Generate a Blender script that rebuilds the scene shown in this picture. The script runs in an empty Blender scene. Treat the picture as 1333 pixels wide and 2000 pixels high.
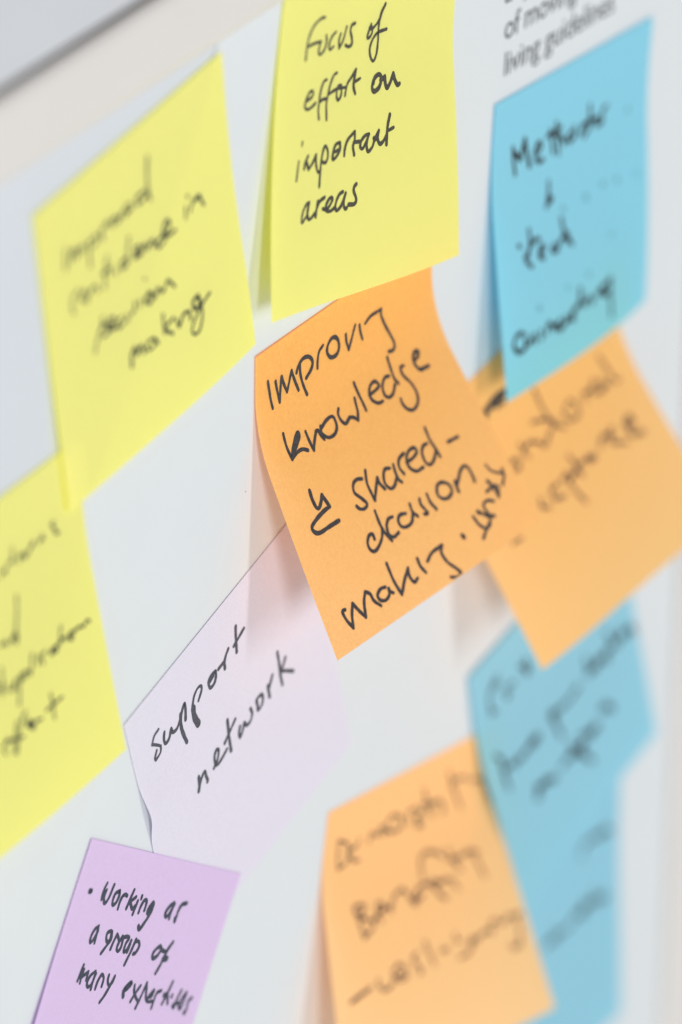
import bpy, math, random
from mathutils import Vector, Matrix
random.seed(7)
sc = bpy.context.scene
col = sc.collection

# ---------------------------------------------------------------- camera
# The board is the plane y = 0, its middle at z = 1.2 m; x runs along its rails.
# Board coordinates below are in millimetres: (x, y up, z out towards the room).
BZ = 1.2
def W(x, y, z): return (x/1000.0, -z/1000.0, y/1000.0 + BZ)
def D(x, y, z): return Vector((x, -z, y))
cam_d = bpy.data.cameras.new('camera'); cam = bpy.data.objects.new('camera', cam_d); col.objects.link(cam)
R = D(0.53159073, 0.00733884, 0.84696956); U = D(0.41122715, 0.87196237, -0.2656574); F = D(0.7404752, -0.48951789, -0.46050919)
m = Matrix.Identity(4)
for i, v in enumerate((R.normalized(), U.normalized(), (-F).normalized())):
    for r in range(3): m[r][i] = v[r]
cx, cy, cz = W(-1123.6029, 742.7983, 698.7803)
m[0][3], m[1][3], m[2][3] = cx, cy, cz
cam.matrix_world = m
cam_d.sensor_fit = 'VERTICAL'; cam_d.sensor_height = 36.0; cam_d.sensor_width = 24.0
cam_d.lens = 12529.28*36/2000
cam_d.clip_start = 0.05; cam_d.clip_end = 50
cam_d.dof.use_dof = True; cam_d.dof.focus_distance = 1.478; cam_d.dof.aperture_fstop = 5.6
cam_d.dof.aperture_blades = 0
sc.camera = cam

# ---------------------------------------------------------------- light: room ambient graded by height, two windows
w = bpy.data.worlds.new('World'); sc.world = w; w.use_nodes = True
bg = w.node_tree.nodes['Background']; bg.inputs[0].default_value = (0.93, 0.985, 1.0, 1); bg.inputs[1].default_value = 0.56
_t = w.node_tree; _tc = _t.nodes.new('ShaderNodeTexCoord'); _sx = _t.nodes.new('ShaderNodeSeparateXYZ'); _mr = _t.nodes.new('ShaderNodeMapRange')
_mr.inputs[1].default_value = -.8; _mr.inputs[2].default_value = .8; _mr.inputs[3].default_value = 1.35; _mr.inputs[4].default_value = .48   # ambient shaped dimmer from above, to darken the lifted note ends
_mx = _t.nodes.new('ShaderNodeMix'); _mx.data_type = 'RGBA'; _mx.blend_type = 'MULTIPLY'; _mx.inputs[0].default_value = 1; _mx.inputs[6].default_value = (0.965, 0.985, 1.0, 1)
_t.links.new(_tc.outputs['Generated'], _sx.inputs[0]); _t.links.new(_sx.outputs['Z'], _mr.inputs[0]); _t.links.new(_mr.outputs[0], _mx.inputs[7]); _t.links.new(_mx.outputs[2], bg.inputs[0])
def lamp(name, pos, power, sx, sy, colr):
    l = bpy.data.lights.new(name, 'AREA'); l.shape = 'RECTANGLE'; l.size = sx; l.size_y = sy; l.energy = power; l.color = colr
    o = bpy.data.objects.new(name, l); col.objects.link(o)
    o.location = pos
    dv = Vector((0, 0, BZ)) - Vector(pos)
    o.rotation_euler = dv.to_track_quat('-Z', 'Y').to_euler()
lamp('window_light', W(190, 330, 2640), 17.5, 0.22, 1.35, (1.0, 0.985, 0.965))
lamp('side_window_light', W(-1750, 230, 2400), 29.0, 0.5, 0.9, (0.97, 0.99, 1.0))
sc.view_settings.view_transform = 'Standard'; sc.view_settings.look = 'None'
sc.view_settings.exposure = 0.04; sc.view_settings.gamma = 1.0
sc.cycles.max_bounces = 10; sc.cycles.diffuse_bounces = 8; sc.cycles.transmission_bounces = 8
sc.cycles.sample_clamp_indirect = 4.0

# ---------------------------------------------------------------- materials
def new_mat(name):
    mt = bpy.data.materials.new(name); mt.use_nodes = True
    nt = mt.node_tree; nt.nodes.clear()
    return mt, nt, nt.nodes.new('ShaderNodeOutputMaterial')
def noise(nt, vec, scale, detail=4, rough=.6):
    n = nt.nodes.new('ShaderNodeTexNoise'); n.inputs['Scale'].default_value = scale
    n.inputs['Detail'].default_value = detail; n.inputs['Roughness'].default_value = rough
    nt.links.new(vec, n.inputs['Vector']); return n.outputs['Fac']
def ramp(nt, fac, a, b, lo, hi):
    n = nt.nodes.new('ShaderNodeMapRange'); nt.links.new(fac, n.inputs[0])
    n.inputs[1].default_value = lo; n.inputs[2].default_value = hi; n.inputs[3].default_value = a; n.inputs[4].default_value = b
    return n.outputs[0]
def mixc(nt, fac, a, b):
    n = nt.nodes.new('ShaderNodeMix'); n.data_type = 'RGBA'
    if isinstance(fac, float): n.inputs[0].default_value = fac
    else: nt.links.new(fac, n.inputs[0])
    for k, v in ((6, a), (7, b)):
        if isinstance(v, tuple): n.inputs[k].default_value = (*v, 1)
        else: nt.links.new(v, n.inputs[k])
    return n.outputs[2]
def paper(name, c, trans, edge=None, bump=.25, mott=1.0):
    mt, nt, out = new_mat(name)
    tx = nt.nodes.new('ShaderNodeTexCoord'); gen = tx.outputs['Object']
    n1 = noise(nt, gen, 1500, 5, .7); n2 = noise(nt, gen, 60, 3, .5)
    dark = tuple(v*(1-.07*mott) for v in c); light = tuple(min(.99, v*(1+.035*mott)) for v in c)
    cc = mixc(nt, ramp(nt, n1, 0, 1, .3, .7), dark, light)
    cc = mixc(nt, ramp(nt, n2, 0, .5, .35, .7), cc, tuple(v*.975 for v in c))
    if edge:   # dyed glue line along the top edge
        uv = nt.nodes.new('ShaderNodeSeparateXYZ'); nt.links.new(tx.outputs['UV'], uv.inputs[0])
        ef = ramp(nt, uv.outputs['Y'], 1, 0, .001, .0045)
        cc = mixc(nt, ef, cc, edge)
    bp = nt.nodes.new('ShaderNodeBump'); bp.inputs['Strength'].default_value = bump; bp.inputs['Distance'].default_value = .00012
    nt.links.new(n1, bp.inputs['Height'])
    df = nt.nodes.new('ShaderNodeBsdfDiffuse'); nt.links.new(cc, df.inputs['Color']); nt.links.new(bp.outputs[0], df.inputs['Normal'])
    if trans is None:
        nt.links.new(df.outputs[0], out.inputs[0]); return mt
    tr = nt.nodes.new('ShaderNodeBsdfTranslucent'); tr.inputs['Color'].default_value = (*trans, 1)
    mx = nt.nodes.new('ShaderNodeAddShader')     # fluorescent dye: paper glows through as well as reflecting
    nt.links.new(df.outputs[0], mx.inputs[0]); nt.links.new(tr.outputs[0], mx.inputs[1]); nt.links.new(mx.outputs[0], out.inputs[0])
    return mt
def plain(name, c, rough=.5, spec=.3, mott=.04, scale=40):
    mt, nt, out = new_mat(name)
    tx = nt.nodes.new('ShaderNodeTexCoord')
    n1 = noise(nt, tx.outputs['Object'], scale, 4)
    cc = mixc(nt, ramp(nt, n1, 0, 1, .3, .7), tuple(v*(1-mott) for v in c), tuple(min(1, v*(1+mott)) for v in c))
    b = nt.nodes.new('ShaderNodeBsdfPrincipled'); nt.links.new(cc, b.inputs['Base Color'])
    b.inputs['Roughness'].default_value = rough; b.inputs['Specular IOR Level'].default_value = spec
    nt.links.new(b.outputs[0], out.inputs[0]); return mt
M = {
 'yellow': paper('yellow_paper', (.70, .662, .245), (.36, .36, .005)),
 'orange': paper('orange_paper', (.76, .455, .122), (.44, .20, .15), edge=(.62, .20, .05), bump=.8, mott=3.0),
 'orange_mid': paper('mid_orange_paper', (.765, .485, .158), (.43, .21, .14)),  # tone between the two other orange papers
 'orange_pale': paper('pale_orange_paper', (.77, .525, .225), (.44, .22, .15)),
 'blue': paper('blue_paper', (.275, .60, .67), (.0, .16, .28)),
 'blue_dull': paper('dull_blue_paper', (.30, .565, .64), (.02, .15, .24)),
 'lilac': paper('lilac_paper', (.745, .71, .785), (.12, .11, .14), edge=(.64, .61, .67)),
 'lavender': paper('lavender_paper', (.69, .545, .74), (.14, .08, .18), edge=(.6, .46, .66)),
 'poster': paper('white_poster_paper', (.735, .763, .775), None, bump=.02, mott=.12),
 'panel': plain('shade_toned_enamel', (.665, .695, .735), .35, .3, .01),  # toned down so its bare wedge imitates shade at upper left
 'rail': plain('rail_lacquer', (.735, .702, .668), .5, .3, .02, 12),
 'seam': plain('brown_seam', (.12, .085, .075), .6, .2, .05, 30),
 'wall': plain('wall_paint', (.60, .612, .635), .85, .2, .02, 25),
 'print': plain('printer_ink', (.06, .068, .08), .8, .1, .1, 300),
 'spot': plain('blotted_ink', (.21, .52, .62), .9, .1, .1, 300),
}
def inkmat(name, c): return plain(name, c, .75, .15, .28, 1500)
INKM = {'K': inkmat('brown_black_marker', (.19, .095, .065)), 'C': inkmat('black_marker', (.066, .060, .062)), 'B': inkmat('soft_black_marker', (.085, .08, .062)),
        'D': inkmat('grey_marker', (.095, .095, .115)), 'E': inkmat('slate_marker', (.065, .075, .10)),
        'x': inkmat('dark_marker', (.035, .04, .045))}

# ---------------------------------------------------------------- mesh helpers
def link(name, verts, faces, mat, parent=None, smooth=False, uvs=None):
    me = bpy.data.meshes.new(name); me.from_pydata(verts, [], faces); me.materials.append(mat)
    if smooth: me.polygons.foreach_set('use_smooth', [True]*len(me.polygons))
    if uvs:
        ul = me.uv_layers.new(name='UVMap')
        for p in me.polygons:
            for li in p.loop_indices: ul.data[li].uv = uvs[me.loops[li].vertex_index]
    me.update()
    o = bpy.data.objects.new(name, me); col.objects.link(o)
    if parent:
        o.parent = parent; o.matrix_parent_inverse = Matrix.Translation(-parent.location)
    return o
def empty(name, loc, label, cat, group=None):
    o = bpy.data.objects.new(name, None); o.empty_display_size = .02; col.objects.link(o); o.location = loc
    o['label'] = label; o['category'] = cat
    if group: o['group'] = group
    return o
def prism(name, prof, a, b, axis, mat, parent=None):
    """profile of (across, out) points swept from a to b along x ('x') or y ('y'), board millimetres"""
    n = len(prof); vs = []
    for t in (a, b):
        for p, z in prof: vs.append(W(t, p, z) if axis == 'x' else W(p, t, z))
    fs = [(i, (i+1) % n, n+(i+1) % n, n+i) for i in range(n)] + [tuple(range(n))[::-1], tuple(range(n, 2*n))]
    o = link(name, vs, fs, mat, parent)
    import bmesh
    bm = bmesh.new(); bm.from_mesh(o.data); bmesh.ops.recalc_face_normals(bm, faces=bm.faces); bm.to_mesh(o.data); bm.free()
    return o

# ---------------------------------------------------------------- setting: wall, whiteboard, printed poster
HX0, HX1, HY0, HY1 = -1050-23.9, 168+23.9, -720-23.9, 143.7+23.9     # the board sits in a shallow recess of the wall
wv = [(-3000, -1200), (3000, -1200), (3000, 1500), (-3000, 1500), (HX0, HY0), (HX1, HY0), (HX1, HY1), (HX0, HY1)]
wall = link('wall', [W(x, y, 2.6) for x, y in wv]+[W(x, y, -3) for x, y in wv[4:]],
            [(0, 1, 5, 4), (1, 2, 6, 5), (2, 3, 7, 6), (3, 0, 4, 7), (8, 9, 10, 11), (4, 5, 9, 8), (5, 6, 10, 9), (6, 7, 11, 10), (7, 4, 8, 11)], M['wall'])
wall['kind'] = 'structure'
XL, XR, YT, YB = -1050.0, 168.0, 143.7, -720.0
RW = 22.0
board = empty('whiteboard', W(0, 0, -6), 'white wall board with a pale lacquered raised rail round it, carrying all the notes', 'whiteboard')
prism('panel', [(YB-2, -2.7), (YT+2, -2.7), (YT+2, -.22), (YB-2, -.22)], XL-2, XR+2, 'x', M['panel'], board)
def railp(i, s):   # cross-section: i = inner edge coordinate, s = outward sign
    pr = [(0, -2.8), (0, .9), (.5, 1.3), (4.4, 4.3), (5.4, 4.8), (19.5, 4.8), (21.2, 4.2), (22, 3), (22, -2.8)]
    return [(i + s*a, z) for a, z in pr]
for i_, ax in ((YT+RW+.1, 1), (YB-RW-.1, -1)):
    prism('seam_strip', [(i_, -2.8), (i_+ax*1.8, -2.8), (i_+ax*1.8, -.6), (i_, .8)], XL-RW, XR+RW, 'x', M['seam'], board)  # dark brown strip in the joint between rail and wall
prism('top_rail', railp(YT, 1), XL-RW, XR+RW, 'x', M['rail'], board)
prism('bottom_rail', railp(YB, -1), XL-RW, XR+RW, 'x', M['rail'], board)
prism('side_rail', railp(XR, 1), YB+.2, YT-.2, 'y', M['rail'], board)
prism('side_rail', railp(XL, -1), YB+.2, YT-.2, 'y', M['rail'], board)

poster = empty('poster', W(0, 0, 0), 'large white paper poster with small black print, behind the notes, edge slanted to imitate shade', 'poster')
nx, ny = 60, 44
vs = []; fs = []
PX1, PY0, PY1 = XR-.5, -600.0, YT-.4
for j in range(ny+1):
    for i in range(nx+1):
        y = PY0+(PY1-PY0)*j/ny; xl = -52.4+(y-PY1)*.609; x = xl+(PX1-xl)*i/nx  # made-up slanted left edge; the bared panel stands in for soft shade
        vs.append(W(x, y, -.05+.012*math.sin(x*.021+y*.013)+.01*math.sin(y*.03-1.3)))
for j in range(ny):
    for i in range(nx):
        a = j*(nx+1)+i; fs.append((a, a+1, a+nx+2, a+nx+1))
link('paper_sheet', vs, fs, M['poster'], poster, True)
def text_line(s, x, y, size, shear=0):
    cu = bpy.data.curves.new('printed_line', 'FONT'); cu.body = s; cu.size = size/1000; cu.shear = shear; cu.resolution_u = 4
    cu.space_character = .97
    o = bpy.data.objects.new('printed_line', cu); col.objects.link(o)
    dg = bpy.context.evaluated_depsgraph_get(); me = bpy.data.meshes.new_from_object(o.evaluated_get(dg))
    bpy.data.objects.remove(o); me.materials.clear(); me.materials.append(M['print'])
    o = bpy.data.objects.new('printed_line', me); col.objects.link(o)
    me.transform(Matrix.Translation(W(x, y, .02)) @ Matrix.Rotation(math.radians(90), 4, 'X') @ Matrix.Rotation(math.radians(-3.6), 4, 'Z'))
    o.parent = poster; o.matrix_parent_inverse = Matrix.Translation(-poster.location)
TEXT = [('a quick way', 71.4, 104.2), ('of moving to', 71.4, 94.7), ('living guidelines', 71.4, 85.2)]
for s, x, y in TEXT: text_line(s, x, y, 8.9)
def blot(x, y, r, n=9, z=.03):
    vs = [W(x, y, z)]+[W(x+r*random.uniform(.7, 1.2)*math.cos(i*2*math.pi/n), y+r*random.uniform(.7, 1.2)*math.sin(i*2*math.pi/n), z) for i in range(n)]
    link('ink_speck', vs, [(0, 1+i, 1+(i+1) % n) for i in range(n)], M['print'], poster)
blot(-41.6, 25.0, .16)

# ---------------------------------------------------------------- sticky notes
S = 76.0; NG = 48
# x, y of the top left corner, turn, bend angle left / right, where the bend is complete, height over the board,
# width and height factors, cushion, extra curl of the two lower corners
FIT = {
'A': [-124.9995, 131.0493, 0.1287, 0.0196, 0.1356, 0.5089, 0.3131, 0.9717, 1.0167, -0.7931, 0.2162, -3.9184],
'B': [-26.0647, 145.1057, -0.2089, 0.0198, 0.2374, 0.28, 0.5003, 1.0307, 0.9993, 0.5705, 5.5535, -3.4131],
'C': [-37.9933, 58.5119, -0.0172, 0.3906, 0.5688, 0.2863, 0.3502, 1.0201, 1.0024, 1.1624, 1.992, 1.5845],
'D': [-92.8002, -11.5938, 0.2827, 0.0194, 0.0786, 0.0774, 0.2735, 1.0422, 1.0649, -2.3583, -1.1317, -4.9367],
'E': [-106.4219, -34.5779, -0.6035, 0.0913, 0.0199, 0.1435, 0.4234, 0.9945, 0.9931, 0.0, -4.163, -0.836],
'F': [-184.9501, 67.8805, 0.0299, 0.1763, 0.1455, 0.256, 0.2503, 1.0008, 1.032, 1.373, -0.5063, 1.3473],
'G': [67.3824, 79.5086, -0.0845, 0.147, 0.1755, 0.2895, 0.5, 1.0062, 0.9988, 0.0, 0.4937, -5.6318],
'H': [46.1759, 7.6451, 0.1247, 0.4934, 0.4146, 0.3831, 0.2505, 1.04, 1.0127, 3.0164, -1.0355, 10.6339],
'I': [59.6585, -75.252, 0.1878, 0.2118, 0.1042, 0.3842, 0.9001, 1.0074, 0.9997, -1.5018, -0.8144, -0.4288],
'K': [-4.8067, -81.1818, -0.1905, 0.2773, 0.4742, 0.2445, 0.2507, 1.0732, 1.0065, -0.3725, -1.7435, 0.0112],
'J': [64.3487, -146.6009, 0.0194, 0.0349, 0.0442, 0.3751, 0.2504, 1.0, 1.0003, -0.6105, 0.9108, -0.5704],
}
# handwriting: pen width in mm | points on the sheet in 1/20 mm, '/' marks a sharp turn
INK = {
'C': {
  'Improving': """0.95|105,170 117,226 125,278 134,319
0.95|169,197 182,253 194,313/ 207,258 220,194/ 240,245 260,288/ 283,247 305,199/ 326,254 352,318
0.95|375,202 379,254 393,309 412,364
1.09|347,227 361,203 403,179 454,191 483,226 471,259 423,286
0.95|521,276 527,239 542,201 575,184
1.09|608,221 618,200 645,180 680,184 708,215 710,255 684,277 638,271 612,241 610,221
0.95|774,210 777,249 790,293/ 819,256 856,196
0.95|894,212 900,251 911,290
0.95|944,223 994,206 1052,207 1088,209/ 1084,237 1109,297 1143,366 1158,413 1138,437 1098,430""",
  'knowledge': """0.95|177,464 177,532 188,595
1.14|194,585 218,555 247,524 280,501 286,516 265,538 226,565 194,585
0.95|190,593 242,581 280,584 313,603
0.95|338,520 344,571 352,618/ 377,585 410,549/ 427,551 434,578 447,605
0.95|453,542 445,573 480,609 530,612 562,588 565,546 547,531 505,533 460,548
0.95|616,520 601,542 608,579 630,601 671,587/ 699,599 720,622/ 740,588 748,547 752,524
0.95|780,458 790,521 799,575 800,605
0.95|861,553 910,552 953,542 933,513 893,517 865,546 869,582 901,611 938,616
0.95|1046,532 1011,528 975,554 966,594 987,618 1027,614 1064,585
0.95|1077,451 1077,508 1077,559 1092,589
0.95|1176,533 1149,532 1146,569 1174,619 1184,674 1163,717 1115,735 1076,718 1058,685 1060,657
1.04|1268,543 1299,537 1317,519 1295,509 1265,523 1257,558 1275,594 1307,601 1348,605""",
  'tick mark': """1.09|223,768 219,811 226,855 243,863 273,841 291,820/ 301,850 312,886/ 255,890 191,904 151,921 155,947 188,965 263,966 336,968""",
  'shared': """0.95|587,865 550,853 516,863 503,899 532,940 554,978 527,991 496,979 482,959
0.95|629,841 607,895 608,945 612,986/ 645,947 687,902/ 685,929 704,968
0.95|791,899 758,890 734,908 720,945 740,982 773,982 809,955
0.95|823,894 815,929 816,969 830,989
0.95|866,962 853,924 872,890 920,879
0.95|912,922 963,923 1007,910 1002,886 957,884 920,911 918,953 952,986 1005,988
0.95|1097,906 1067,904 1038,927 1032,971 1053,997 1094,988 1132,957
0.95|1129,837 1125,900 1135,948 1141,994
0.95|1232,958 1312,965""",
  'decision': """0.95|510,1139 510,1114 485,1110 459,1134 456,1164 475,1187 509,1184 557,1156 580,1124
0.95|584,1028 581,1089 589,1142 613,1194
0.95|678,1100 647,1097 618,1120 611,1159 634,1184 675,1179
0.95|768,1123 730,1113 703,1129 707,1163 741,1179 784,1173 810,1142
0.95|817,1096 814,1136 835,1167
0.95|892,1103 885,1129 902,1169 903,1184 880,1177
0.95|950,1104 950,1147 968,1190
0.95|1016,1126 1038,1100 1075,1099 1112,1126 1113,1163 1074,1178 1037,1168 1016,1141 1022,1118
1.23|1161,1134 1155,1160 1154,1181
0.95|1167,1151 1225,1105 1269,1099 1284,1132 1281,1188
1.23|1051,1367 1056,1378""",
  'making': """0.95|161,1341 140,1342 146,1387 169,1436/ 191,1380 221,1337/ 242,1382 268,1428/ 293,1363 324,1324/ 348,1346 356,1385 386,1423
0.95|456,1360 422,1355 390,1372 395,1399 428,1414 462,1402 473,1375
0.95|470,1380 477,1394 492,1406
0.95|522,1270 522,1355 537,1436/ 589,1385 640,1346/ 628,1382 642,1420 673,1413
0.95|719,1334 719,1374 736,1414
0.95|773,1373 825,1351 902,1349/ 879,1376 891,1431 929,1485 941,1516 907,1518 871,1500""",
  'TRUST': """0.72|1397,1152 1415,1194 1473,1233
0.9|1485,1214 1474,1249 1439,1277
1.08|1359,1222 1378,1257 1405,1273 1380,1313
0.9|1321,1261 1365,1258
0.9|1374,1269 1382,1310
0.9|1337,1318 1302,1298 1264,1303 1263,1335 1274,1364
0.9|1299,1376 1263,1365 1209,1310 1213,1327
0.9|1263,1365 1252,1396 1215,1408
0.9|1168,1321 1182,1371 1211,1406
0.9|1249,1391 1207,1412 1167,1437""",
},
'B': {
  'Focus': """0.76|376,178 343,179 289,202 254,247 241,300 239,354
0.76|241,296 298,289 363,288
0.76|360,290 347,325 357,350 393,337 411,300 403,266
0.76|488,264 457,280 437,312 445,341 476,331
0.76|531,281 520,310 527,347/ 558,313 580,255
0.91|652,251 623,256 617,283 633,317 637,346 609,354 581,342""",
  'of': """0.85|799,279 788,303 773,329 779,342 800,337 815,316 800,285
1.28|790,296 810,301
0.85|811,305 849,287 869,269
1.03|913,202 888,232 873,269
0.85|912,208 886,240 873,269 869,317 872,365 866,423 847,455 828,455 807,425 803,389 825,353 860,331 897,327 944,326""",
  'effort': """0.81|265,550 300,543 324,527 316,510 291,514 268,541 256,574 279,590 311,586 346,572
0.81|436,478 411,483 389,519 378,568 373,610 379,650
0.81|382,572 410,565 446,568
0.81|522,461 497,467 471,501 452,549 440,590 444,665
0.81|456,550 495,541 539,536 604,542
0.81|545,524 528,542 526,573 538,591 559,579 567,549 549,524
1.13|538,528 560,528
0.81|599,580 605,555 618,526 653,501 688,471
1.05|688,473 676,512 671,551 686,585
0.81|677,530 728,521""",
  'on': """1.23|844,552 833,582 851,603 892,592 914,560 906,537 884,530 854,542 844,564
1.23|907,559 944,551
1.23|944,549 948,578 962,604 988,589 1019,548
1.23|1019,548 1033,580 1055,606 1074,604""",
  'important': """0.68|221,818 213,861 205,906
0.68|247,733 244,751
0.85|266,862 275,833 298,808
1.11|285,835 304,869
0.85|304,871 338,844 364,813
0.85|362,825 367,865 382,897 403,891
0.85|395,967 400,906 408,849 424,801 441,786 460,811 461,842 444,863 416,856
0.94|558,790 526,795 506,827 503,859 528,854 562,825 561,793
0.85|513,828 558,822
0.94|598,858 604,824 628,789 685,761
0.94|685,763 685,799 671,828 681,869
0.94|678,810 738,816
0.94|806,794 774,795 738,816 732,842 753,852 781,827 803,796
0.94|799,803 785,836 795,873 831,860 852,828
1.28|847,821 860,827
0.85|889,791 860,818
1.03|889,791 877,825 895,855 924,849 956,823
1.11|984,734 965,780 956,827 952,867
0.85|960,807 1015,799""",
  'areas': """0.76|318,1025 294,1028 266,1058 254,1093 257,1111 277,1097 300,1077 313,1026
0.95|313,1026 302,1064 303,1089 314,1104 338,1098 362,1083
0.95|369,1102 375,1070 386,1033
0.95|380,1060 403,1035 440,1024
0.95|427,1075 456,1082 479,1073 504,1048 499,1035 478,1038 455,1060 451,1084 470,1095 498,1095 524,1086
0.95|589,1025 563,1031 540,1054 529,1082 538,1103 564,1096 587,1076 613,1035/ 599,1065 599,1094 611,1109 623,1105
1.04|700,1009 683,1018 679,1039 693,1063 699,1086 681,1099 637,1093""",
},
'D': {
  'support': """0.8|226,241 187,248 159,277/ 190,309 216,339/ 204,369 160,379/ 157,363 181,336
1|262,294 249,323 251,357 284,356 314,320/ 320,348 355,356 394,327
1.2|401,305 386,375 390,434 399,487
1|394,327 419,295 444,274 442,311 427,366
1.9|497,356 492,407 507,468
0.85|494,343 502,328 523,298 558,281 585,292 580,318 544,351
1|707,308 671,303 642,320 646,361 682,362 704,333 706,307
0.8|652,329 685,320
1|731,316 780,314
1|830,274 801,295 782,321 777,355
1|915,206 902,255 884,346
1|970,269 916,284 872,296""",
  'network': """1.2|425,743 420,785 404,818
1|417,795 445,768 477,754 478,788 483,817 478,826
1|545,799 584,776 605,737 589,719 565,747 563,792 583,805 625,797 664,784
1.1|713,635 706,685 698,736 691,821
1|769,682 714,710 658,739
1|791,752 775,778 775,811 802,792 827,760/ 841,790 876,791 897,762 892,727
1|947,726 947,762 944,786 981,781 999,745 986,723 952,720 945,731
1.15|1051,722 1048,767 1047,792
1|1059,741 1099,696
1|1169,607 1165,685 1157,761 1157,814
1|1218,689 1191,715 1163,728/ 1203,763 1256,814""",
},
'E': {
  'dash': """1.38|135,237 148,236""",
  'Working': """0.9|272,184 260,222 266,263
1.4|274,228 279,248
1|285,215 281,248 305,277 328,251 340,185
1|409,207 377,223 373,258 386,277 410,262 418,229 410,209
1|444,289 442,259 449,231 469,217 492,221
1|541,186 531,229 521,279
1|579,217 552,235 537,244/ 577,275 593,259
1|606,233 603,262 597,299
0.9|631,206 632,220
1|647,286 650,257 664,225 686,222 695,240 695,270
1.3|756,226 734,254 731,277 759,274 762,233
1.1|760,229 754,287 730,330 706,361 687,347""",
  'as': """1.09|954,204 922,228 903,259 920,278 942,259 963,211
1.09|960,213 953,249 955,282
1.09|1077,194 1037,205 1021,234 1019,263 1016,292 1009,274""",
  'a': """0.95|319,384 290,406 277,443 287,468 307,451 326,409
0.95|320,395 323,431 327,465""",
  'group': """1|446,395 419,407 422,432 442,448 461,435 458,403
1|456,399 470,431 450,462 417,506
1|493,478 500,443 513,405/ 537,421 547,432
1|569,410 552,441 550,471 570,480 586,460 581,424
1|582,412 616,405 636,412 620,438 621,471 634,477 653,457 663,419
1|663,434 656,475
1|705,411 691,468 668,536
1|703,422 734,416 754,439 739,470 720,478""",
  'of': """1.09|954,416 922,436 906,462 921,480 950,468 971,438 962,421/ 984,434 1026,437
1.09|1065,386 1036,427 1025,461 1011,504 989,547
1.53|1020,473 1053,468""",
  'many': """0.95|291,574 283,612 277,651
0.95|306,593 304,623 305,659
1.23|295,615 295,633
0.95|311,627 352,600/ 353,618 355,639
0.95|418,592 384,615 370,649 388,669 415,654 428,602
0.95|424,602 421,639 423,677
0.95|463,672 466,635 485,601 511,613 516,630 516,655
0.95|554,597 557,622 580,643 605,627 612,597
0.95|610,601 588,656 565,699 541,729""",
  'expertises': """1.33|735,658 770,634 790,614 771,618 745,641 739,665 749,681
0.95|826,620 840,651 874,676 904,692
0.95|884,617 854,659 831,699
0.95|898,724 915,677 937,598/ 950,627 969,667 994,684
1.23|995,661 1025,628
0.95|1026,630 1021,654 988,666 994,684 1036,678
0.95|1051,711 1054,674 1061,636 1097,621
0.95|1184,567 1166,627 1141,683
1.33|1138,639 1164,632
0.95|1172,636 1197,675
0.95|1217,631 1216,641
0.85|1293,601 1274,650 1261,687
1.42|1257,680 1265,684
0.95|1266,670 1302,662
0.95|1348,606 1320,642 1311,675 1335,688 1345,649 1351,611
0.95|1418,626 1394,645 1399,682 1386,702
1.33|1386,702 1391,704""",
},
'A': {
  'Improved': """0.62|203,283 190,331 186,390
0.62|245,314 220,374
0.62|239,348 280,325/ 268,377/ 325,337 328,376
0.62|372,340 366,423 364,478
0.62|368,362 427,345 432,385 392,391
0.74|478,402 464,351/ 523,332 528,363
0.74|557,381 560,339/ 592,351 594,384/ 644,345
0.62|651,386 704,361 678,331 660,366 709,376
0.81|815,344 753,340 758,380 824,374
0.74|855,188 841,279 838,352 848,413""",
  'confidence': """0.62|265,530 205,556 211,628
0.62|297,562 266,580 289,607 317,580 298,556
0.62|313,633 345,590 384,582 398,628
0.62|494,492 469,546 449,639
0.62|439,559 501,559
0.62|511,546 499,594
0.62|549,599 541,619
0.62|664,493 641,560 630,622
0.81|633,580 585,589 598,622 638,608
0.87|684,616 735,596 707,571 695,617 738,629
0.74|742,631 774,590/ 786,632/ 829,605 840,649
0.74|900,630 861,638 873,673 923,662
0.87|911,643 969,604 943,576 912,618 944,652 1005,657""",
  'in': """0.62|1100,590 1091,650
0.81|1122,546 1125,557
0.74|1130,635 1159,598 1210,591/ 1220,624 1236,661
0.87|1175,602 1209,600""",
  'decision': """0.62|411,760 387,808 346,853 324,898
0.81|372,818 422,802 433,858 390,850
0.81|449,852 488,818 460,799 456,856 503,863
0.74|546,838 510,850 518,884 562,872
0.62|581,849 584,891
0.74|647,823 640,858 611,869
0.62|683,834 682,873
0.62|739,754 743,764
0.99|757,840 723,858 753,893 784,871 757,840
0.74|799,892 821,853/ 855,897/ 905,858/ 924,888 945,919""",
  'making': """0.93|565,1115 573,1060 602,1034/ 610,1081/ 647,1051 662,1100
0.74|744,1068 693,1068 697,1108 751,1103 748,1073 771,1114
0.74|832,995 828,1045 824,1096
0.81|901,1057 833,1073 881,1129
0.68|920,1074 929,1120
0.87|935,1124 975,1084 1019,1094 1020,1136
0.99|1099,1054 1054,1065 1063,1108 1107,1096 1096,1058
0.74|1099,1079 1113,1151 1078,1219 1036,1225 1019,1193 1053,1153 1131,1110 1186,1092""",
},
'F': {
  '&': """0.75|1294,309 1273,316 1296,346 1300,371 1322,382""",
  'ation': """0.68|1206,331 1185,341 1174,361
0.68|1184,346 1211,354
0.82|1135,329 1100,349 1130,339 1135,329
0.68|1098,358 1056,373 1058,343 1036,352
0.68|1022,340 1013,371
0.68|977,281 969,354
0.68|867,373 903,351 907,373 919,349
0.68|937,337 960,339""",
  'end': """0.68|965,509 941,592 914,658
0.95|911,661 871,686 913,678 899,711
0.68|786,668 834,667
0.68|828,685 845,683""",
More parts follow.
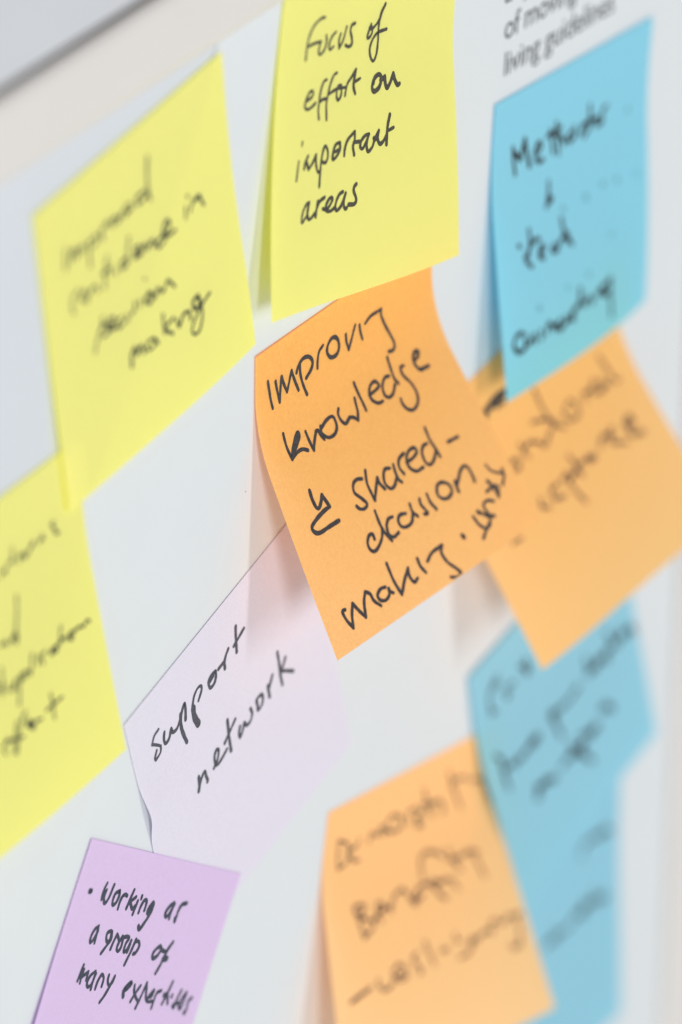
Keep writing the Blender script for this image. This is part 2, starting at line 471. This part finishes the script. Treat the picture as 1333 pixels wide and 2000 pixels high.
  'duplication': """0.68|770,767 735,886
0.68|718,819 724,861 753,837
0.68|788,855 788,887 816,895 836,870
0.68|848,860 838,907
0.68|880,857 834,984
0.68|875,873 921,858 915,884 882,884
0.68|989,808 958,890
0.68|939,867 951,893
0.68|1032,837 1014,880
0.68|1083,843 1049,858 1056,895
0.95|1116,873 1141,863 1166,869 1141,879 1120,878
0.68|1175,857 1167,889
0.68|1227,792 1206,827 1198,869
0.68|1241,852 1245,874
0.68|1175,857 1230,853
0.82|1273,888 1300,869 1285,855 1269,873 1288,892
0.68|1339,869 1357,862 1380,877/ 1417,863 1434,878
0.68|1303,861 1357,862""",
  'effort': """0.68|687,1104 723,1087 691,1093 671,1116 683,1148
0.68|799,1044 764,1105 737,1170
0.68|844,1048 797,1096 753,1185
0.68|875,1032 835,1044
0.68|710,1097 822,1132
0.95|895,1108 882,1081 861,1093 893,1123 917,1113
0.68|899,1137 924,1110 968,1120
0.68|1062,1043 1062,1103 1056,1166
0.68|1010,1102 1140,1100
1.02|1065,1091 1066,1102""",
},
'G': {
  'Methods': """1.15|193,278 201,345 219,424
1.49|202,305 265,361/ 306,272/ 324,335 355,422
1.26|416,388 469,355 438,329 409,369 431,425 485,430
1.15|551,299 569,362 584,428
1.15|521,323 659,316
1.49|599,338 621,329
1.15|611,276 628,380 633,447
1.15|623,379 645,353 692,412
1.26|754,370 716,391 747,417 793,398 785,355
1.15|848,415 871,390 941,370
1.61|918,371 933,359
1.15|937,286 945,388 887,436
1.15|1005,373 1005,414 1069,409
1.15|1106,342 1067,359 1053,421
1.15|863,371 1020,378""",
  '&': """1.1|531,554 524,617 492,680
1.43|514,630 550,653 502,667""",
  'tech': """1.5|215,785 223,794
1.25|317,735 319,800 294,873
1.25|262,863 361,806 405,812
1.25|273,887 321,927
1.25|409,898 448,862 411,858 397,898 436,921
1.25|542,880 515,912 575,923
1.25|626,776 640,846 670,913
1.25|570,905 645,864
1.62|646,856 675,878
1.25|676,891 714,940""",
  'coinciding': """1.35|182,1219 128,1226 103,1266 140,1307 200,1311
1.35|216,1243 210,1294 263,1291 297,1266/ 306,1310
1.35|358,1270 367,1314
1.35|415,1297 436,1257 479,1286 492,1307
1.49|551,1277 509,1296 552,1323 603,1303
1.35|606,1279 618,1308
1.49|763,1183 746,1252 669,1288 648,1301 681,1317
1.35|670,1276 737,1261
1.35|770,1260 799,1287
1.35|800,1279 844,1256 882,1298
1.49|936,1267 1024,1251 1077,1240/ 1054,1307 936,1267
1.35|1071,1314 1071,1432""",
  '~show-through dots': """1.7|359,1151 367,1158
1.7|641,1136 649,1143
1.7|847,1135 859,1142
1.7|648,730 659,739
1.7|1098,1012 1115,1019
1.7|873,753 888,761
1.7|867,737 879,745
1.7|1182,751 1198,761
1.7|1391,785 1411,796
1.7|1045,732 1054,738
1.7|1318,428 1329,434""",
},
'H': {
  'national': """0.95|477,591 434,594 435,632 485,648 506,617 478,590
0.95|550,548 556,589 579,640
0.95|561,588 618,578 663,604
0.95|641,591 692,621 713,657 783,626
0.95|775,367 795,464 826,576 902,662
0.95|692,508 769,538 861,596
0.95|835,609 775,626
0.95|988,575 940,603 965,653 1040,661 1049,605 1012,565
0.95|1133,592 1132,638
0.95|1146,608 1212,608 1243,588
1.14|1243,588 1201,612 1243,656 1313,651 1279,609
0.95|1320,642 1333,668
0.95|1345,505 1372,596 1394,674 1423,680""",
  'acceptance': """1.04|519,844 502,882 549,909
1.04|672,847 614,851 604,893 680,919
1.04|714,853 771,842 789,867
1.04|756,877 769,952 796,1020
1.04|751,883 842,870 852,895
1.04|840,783 854,857 865,907
1.04|843,851 918,857
1.99|956,869 995,879
1.04|1070,868 1115,837 1164,846
1.04|1214,836 1169,849 1167,895 1257,946
1.25|1164,855 1193,867
1.25|1320,896 1370,887 1364,855 1313,873 1318,933 1400,965""",
  'bold stroke': """2.85|363,249 444,235 531,243
1.23|356,245 355,283
1.23|449,281 495,284 520,289""",
  'small tick': """0.8|206,922 281,930""",
},
'I': {
  'East': """0.95|252,178 187,208 158,277 166,362
0.95|184,228 264,221
0.95|151,351 206,376
0.95|321,379 307,322 370,314/ 401,337
0.95|313,373 352,357
1.33|517,277 535,370 518,369
1.14|466,272 520,359""",
  'time guideline': """1.28|161,651 154,746 163,843
1.28|125,602 171,670
1.28|162,730 243,736/ 256,768/ 321,750/ 327,777 391,759
1.28|370,765 473,742/ 494,780 523,757
1.28|419,780 476,778
1.67|681,730 675,793 650,740
1.28|671,801 701,914
1.28|706,760 777,767/ 795,769 848,775 907,762 942,766
1.67|1037,756 1080,748/ 1104,772 1184,751/ 1207,791 1235,788
1.28|1049,663 1051,767
1.28|1113,745 1289,760
1.54|1298,732 1319,781 1396,735/ 1409,779 1475,769 1496,819
1.28|1267,652 1295,741""",
  'analysis': """1.85|369,1057 410,1032 492,1045 556,1077
1.42|396,1021 498,1032
1.42|637,1070 717,1063 750,1077/ 765,1088 826,1078 857,1147
1.71|717,1063 881,1085
1.42|862,1036 946,1065 1018,1074
1.42|918,1090 1030,1094
1.85|1089,1035 1132,1044 1181,1093
1.42|1113,1018 1158,1052
1.42|756,1013 816,1104 919,1240
1.85|393,1007 386,1064""",
},
'J': {
  'an': """1.23|1144,245 1248,251 1335,268 1405,291
1.23|1230,252 1336,289
1.23|1111,300 1161,244
1.23|1369,255 1423,316""",
  'ation': """1.23|735,661 804,648/ 855,677 890,656 975,673
1.23|838,616 863,682
1.23|993,672 1079,638/ 1131,677 1183,654
1.48|1079,638 1252,651 1373,697
1.23|1253,599 1269,681
1.23|1149,603 1148,687
1.23|1356,667 1338,709""",
},
'K': {
  'Demonstration': """0.77|132,195 135,272 140,341
0.85|131,190 210,224 240,273 220,327 140,341
0.85|234,272 307,273 334,241
0.85|270,272 226,279 283,336 337,353
0.85|426,289 455,247 512,275 545,236 572,292
0.94|636,210 584,261 646,296 742,297 724,241 655,213
0.85|812,303 807,241 892,250 927,342
0.85|950,273 886,294 941,351 886,335
0.85|940,156 997,276 1036,328
0.85|938,238 1091,268
0.85|1016,282 1034,267 1109,268 1152,331 1125,339
0.85|1180,133 1249,248 1314,368
0.85|1209,225 1280,200 1369,221
0.85|1412,254 1449,249
0.85|1469,260 1537,280
0.85|1518,274 1563,348 1595,423""",
  'Benefit': """0.98|261,600 259,574 311,575 352,597 306,623 268,607
0.98|257,579 292,678 308,747
0.98|295,635 378,675 406,698 373,723 308,744
0.98|399,691 449,666 510,640 466,612 440,653 472,708
0.98|477,660 556,659
0.98|561,685 601,627 679,606 720,638 747,686 780,716
1.12|751,697 824,644 896,641 954,673 987,723 1034,757
0.98|769,698 851,687
0.98|874,604 892,519 952,492 1050,526 1091,558
0.98|950,637 1026,669 1103,677 1146,741
0.98|989,673 1061,670
0.98|1139,532 1176,613 1207,663
0.98|1132,590 1238,596 1328,597 1389,621
0.98|1344,602 1365,670 1390,748""",
  'cost saving': """1.22|127,1023 294,998
0.94|364,977 364,1007 403,1044 461,1037 482,1019
0.94|532,955 488,986 534,1032 597,1025 584,976 534,950
0.94|518,1005 565,1010
0.94|709,944 663,960 696,1010 717,1045 693,1045
0.94|784,907 804,984 825,1040
1.12|900,993 951,999
0.94|1036,945 1033,974 1066,994
0.94|1029,1069 1104,1067 1148,1040 1178,1009
1.4|1139,1022 1174,1010
0.94|1185,1031 1226,1014/ 1279,1010 1290,1003/ 1330,1026 1343,979 1392,984
0.94|1408,1004 1449,1007 1482,991 1536,1003 1585,1008
0.94|1542,1010 1545,1072 1518,1146 1457,1152 1451,1130
1.12|1493,1148 1518,1146""",
},
}
FIT['E'] = [-106.42, -34.58, -.604, .035, .02, .4, .36, .995, .993, 0, 0, -.3]   # lies almost flat
BUMP = {'D': (1.7, .37, .075)}
def surf_grid(p, key):
    px, py, th, fL, fR, v1, h0, sx, sy, bg_, eL, eR = p
    c, s = math.cos(th), math.sin(th); g = []
    cols = []
    for i in range(NG+1):
        u = i/NG; phi = fL*(1-u)+fR*u; y = z = 0.0; pts = []
        sub = 6
        for j in range(NG+1):
            v = j/NG
            Z = S*sy*z + h0 + bg_*4*u*(1-u)*v + (eL*(1-u)**3+eR*u**3)*v*v
            if key in BUMP:
                a, vc, vs_ = BUMP[key]; Z += a*math.exp(-u/.10)*math.exp(-((v-vc)/vs_)**2)
            if key == 'D': Z = min(Z, .05 + .14*min(1, max(0, (1-v)*4)) + (BUMP['D'][0]*math.exp(-u/.10)*math.exp(-((v-vc)/vs_)**2)))
            Z = max(Z, .04)
            X = S*sx*u; Y = -S*sy*y
            pts.append(Vector((px+c*X-s*Y, py+s*X+c*Y, Z)))
            for k in range(sub):
                vm = v+(k+.5)/(NG*sub); f = phi*min(1, max(0, (vm-.12)/max(v1, .02)))
                y += math.cos(f)/(NG*sub); z += math.sin(f)/(NG*sub)
        cols.append(pts)
    return cols
def make_note(key, label, mat, group, inkm, cat='sticky note'):
    p = FIT[key]; g = surf_grid(p, key)
    mid = g[NG//2][0]
    root = empty('sticky_note', W(*mid), label, cat, group)
    vs = []; fs = []; uvs = []
    for j in range(NG+1):
        for i in range(NG+1):
            vs.append(W(*g[i][j])); uvs.append((i/NG, j/NG))
    for j in range(NG):
        for i in range(NG):
            a = j*(NG+1)+i; fs.append((a, a+NG+1, a+NG+2, a+1))
    sheet = link('paper_sheet', vs, fs, mat, root, True, uvs)
    sheet.matrix_parent_inverse = Matrix.Translation(-root.location)
    wid, hei = S*p[7], S*p[8]
    def at(x, y, off):
        fx = min(max(x/wid, .004), .996)*NG; fy = min(max(y/hei, .004), .996)*NG
        i = min(int(fx), NG-1); j = min(int(fy), NG-1); a = fx-i; b = fy-j
        P = g[i][j]*(1-a)*(1-b)+g[i+1][j]*a*(1-b)+g[i][j+1]*(1-a)*b+g[i+1][j+1]*a*b
        n = (g[i][j+1]-g[i][j]).cross(g[i+1][j]-g[i][j]); n.normalize()
        return W(*(P+n*off))
    for word, strokes in INK.get(key, {}).items():
        vs = []; fs = []; k = 0
        for line in strokes.strip().split('\n'):
            wd, pts = line.split('|'); wd = float(wd)
            segs = [[]]
            for t in pts.split():
                cor = t.endswith('/'); x, y = t.rstrip('/').split(','); q = (int(x)/20, int(y)/20)
                segs[-1].append(q)
                if cor: segs.append([q])
            for sg in segs:
                if len(sg) < 2: continue
                k += 1; ribbon(sg, wd, vs, fs, at, .05+.0025*k)
        nm = 'handwritten_word'; im = INKM.get(inkm, INKM['x'])
        if word.startswith('~'): nm = 'ink_spot'; im = M['spot']
        elif word == 'bold stroke': nm = 'handwritten_mark'; im = INKM['x']
        elif word in ('tick mark', 'dash', 'small tick', 'bold stroke', '&'): nm = 'handwritten_mark'
        o = link(nm, vs, fs, im)
        o.parent = sheet
    return root
def ribbon(pts, wd, vs, fs, at, off):
    P = [Vector(q) for q in pts]
    P = [P[0]*2-P[1]]+P+[P[-1]*2-P[-2]]
    L = []
    for i in range(1, len(P)-2):
        p0, p1, p2, p3 = P[i-1:i+3]
        n = max(3, int((p2-p1).length/.35))
        for t in range(n):
            t /= n
            L.append(.5*((2*p1)+(p2-p0)*t+(2*p0-5*p1+4*p2-p3)*t*t+(3*p1-p0-3*p2+p3)*t**3))
    L.append(P[-2])
    Q = [L[0]]
    for q in L[1:]:
        if (q-Q[-1]).length > .12: Q.append(q)
    if len(Q) < 2: Q = [L[0], L[0]+Vector((.15, 0))]
    ph = random.uniform(0, 6.3); N = len(Q); hw = []
    ln = 0
    for i, q in enumerate(Q):
        if i: ln += (q-Q[i-1]).length
        hw.append(wd/2*(1+.07*math.sin(ln*.9+ph)+.05*math.sin(ln*2.3+ph*2)+random.uniform(-.02, .02)))
    base = len(vs)
    for i, q in enumerate(Q):
        a = Q[max(i-1, 0)]; b = Q[min(i+1, N-1)]; d = (b-a); d = d.normalized() if d.length > 1e-6 else Vector((1, 0))
        nrm = Vector((-d.y, d.x))
        for s in (1, -1):
            e = q+nrm*hw[i]*s; vs.append(at(e.x, e.y, off))
        if i: c = base+2*i; fs.append((c-2, c-1, c+1, c))
    for end in (0, N-1):     # round nib at both ends
        q = Q[end]; b0 = len(vs); vs.append(at(q.x, q.y, off+.001))
        for i in range(10):
            an = i*math.pi/5; vs.append(at(q.x+hw[end]*math.cos(an), q.y+hw[end]*math.sin(an), off+.001))
        for i in range(10): fs.append((b0, b0+1+i, b0+1+(i+1) % 10))

G = 'sticky notes stuck on the poster'
make_note('A', 'yellow note reading improved confidence in decision making, beside the top rail', M['yellow'], G, 'x')
make_note('B', 'yellow note reading Focus of effort on important areas, its top out of the picture', M['yellow'], G, 'B')
make_note('C', 'sharp orange note reading Improving knowledge and shared decision making, its foot lifted', M['orange'], G, 'C')
make_note('D', 'very pale lilac note reading support network, lying under the orange and lavender notes', M['lilac'], G, 'D')
make_note('E', 'lavender note tilted clockwise reading Working as a group of many expertises', M['lavender'], G, 'E')
make_note('F', 'yellow note about duplication and effort, cut off by the left side of the picture', M['yellow'], G, 'x')
make_note('G', 'light blue note reading Methods and tech coinciding, below the printed text', M['blue'], G, 'x')
make_note('H', 'orange note reading national acceptance, tucked under the upper blue note', M['orange_mid'], G, 'K')
make_note('I', 'blurred blue note with the tip of an orange note hanging over its top', M['blue_dull'], G, 'x')
make_note('K', 'pale orange note reading Demonstration, Benefit and cost saving, at the bottom of the picture', M['orange_pale'], G, 'K')
make_note('J', 'lowest blue note, mostly hidden behind the other blue note and the pale orange one', M['blue_dull'], G, 'x')
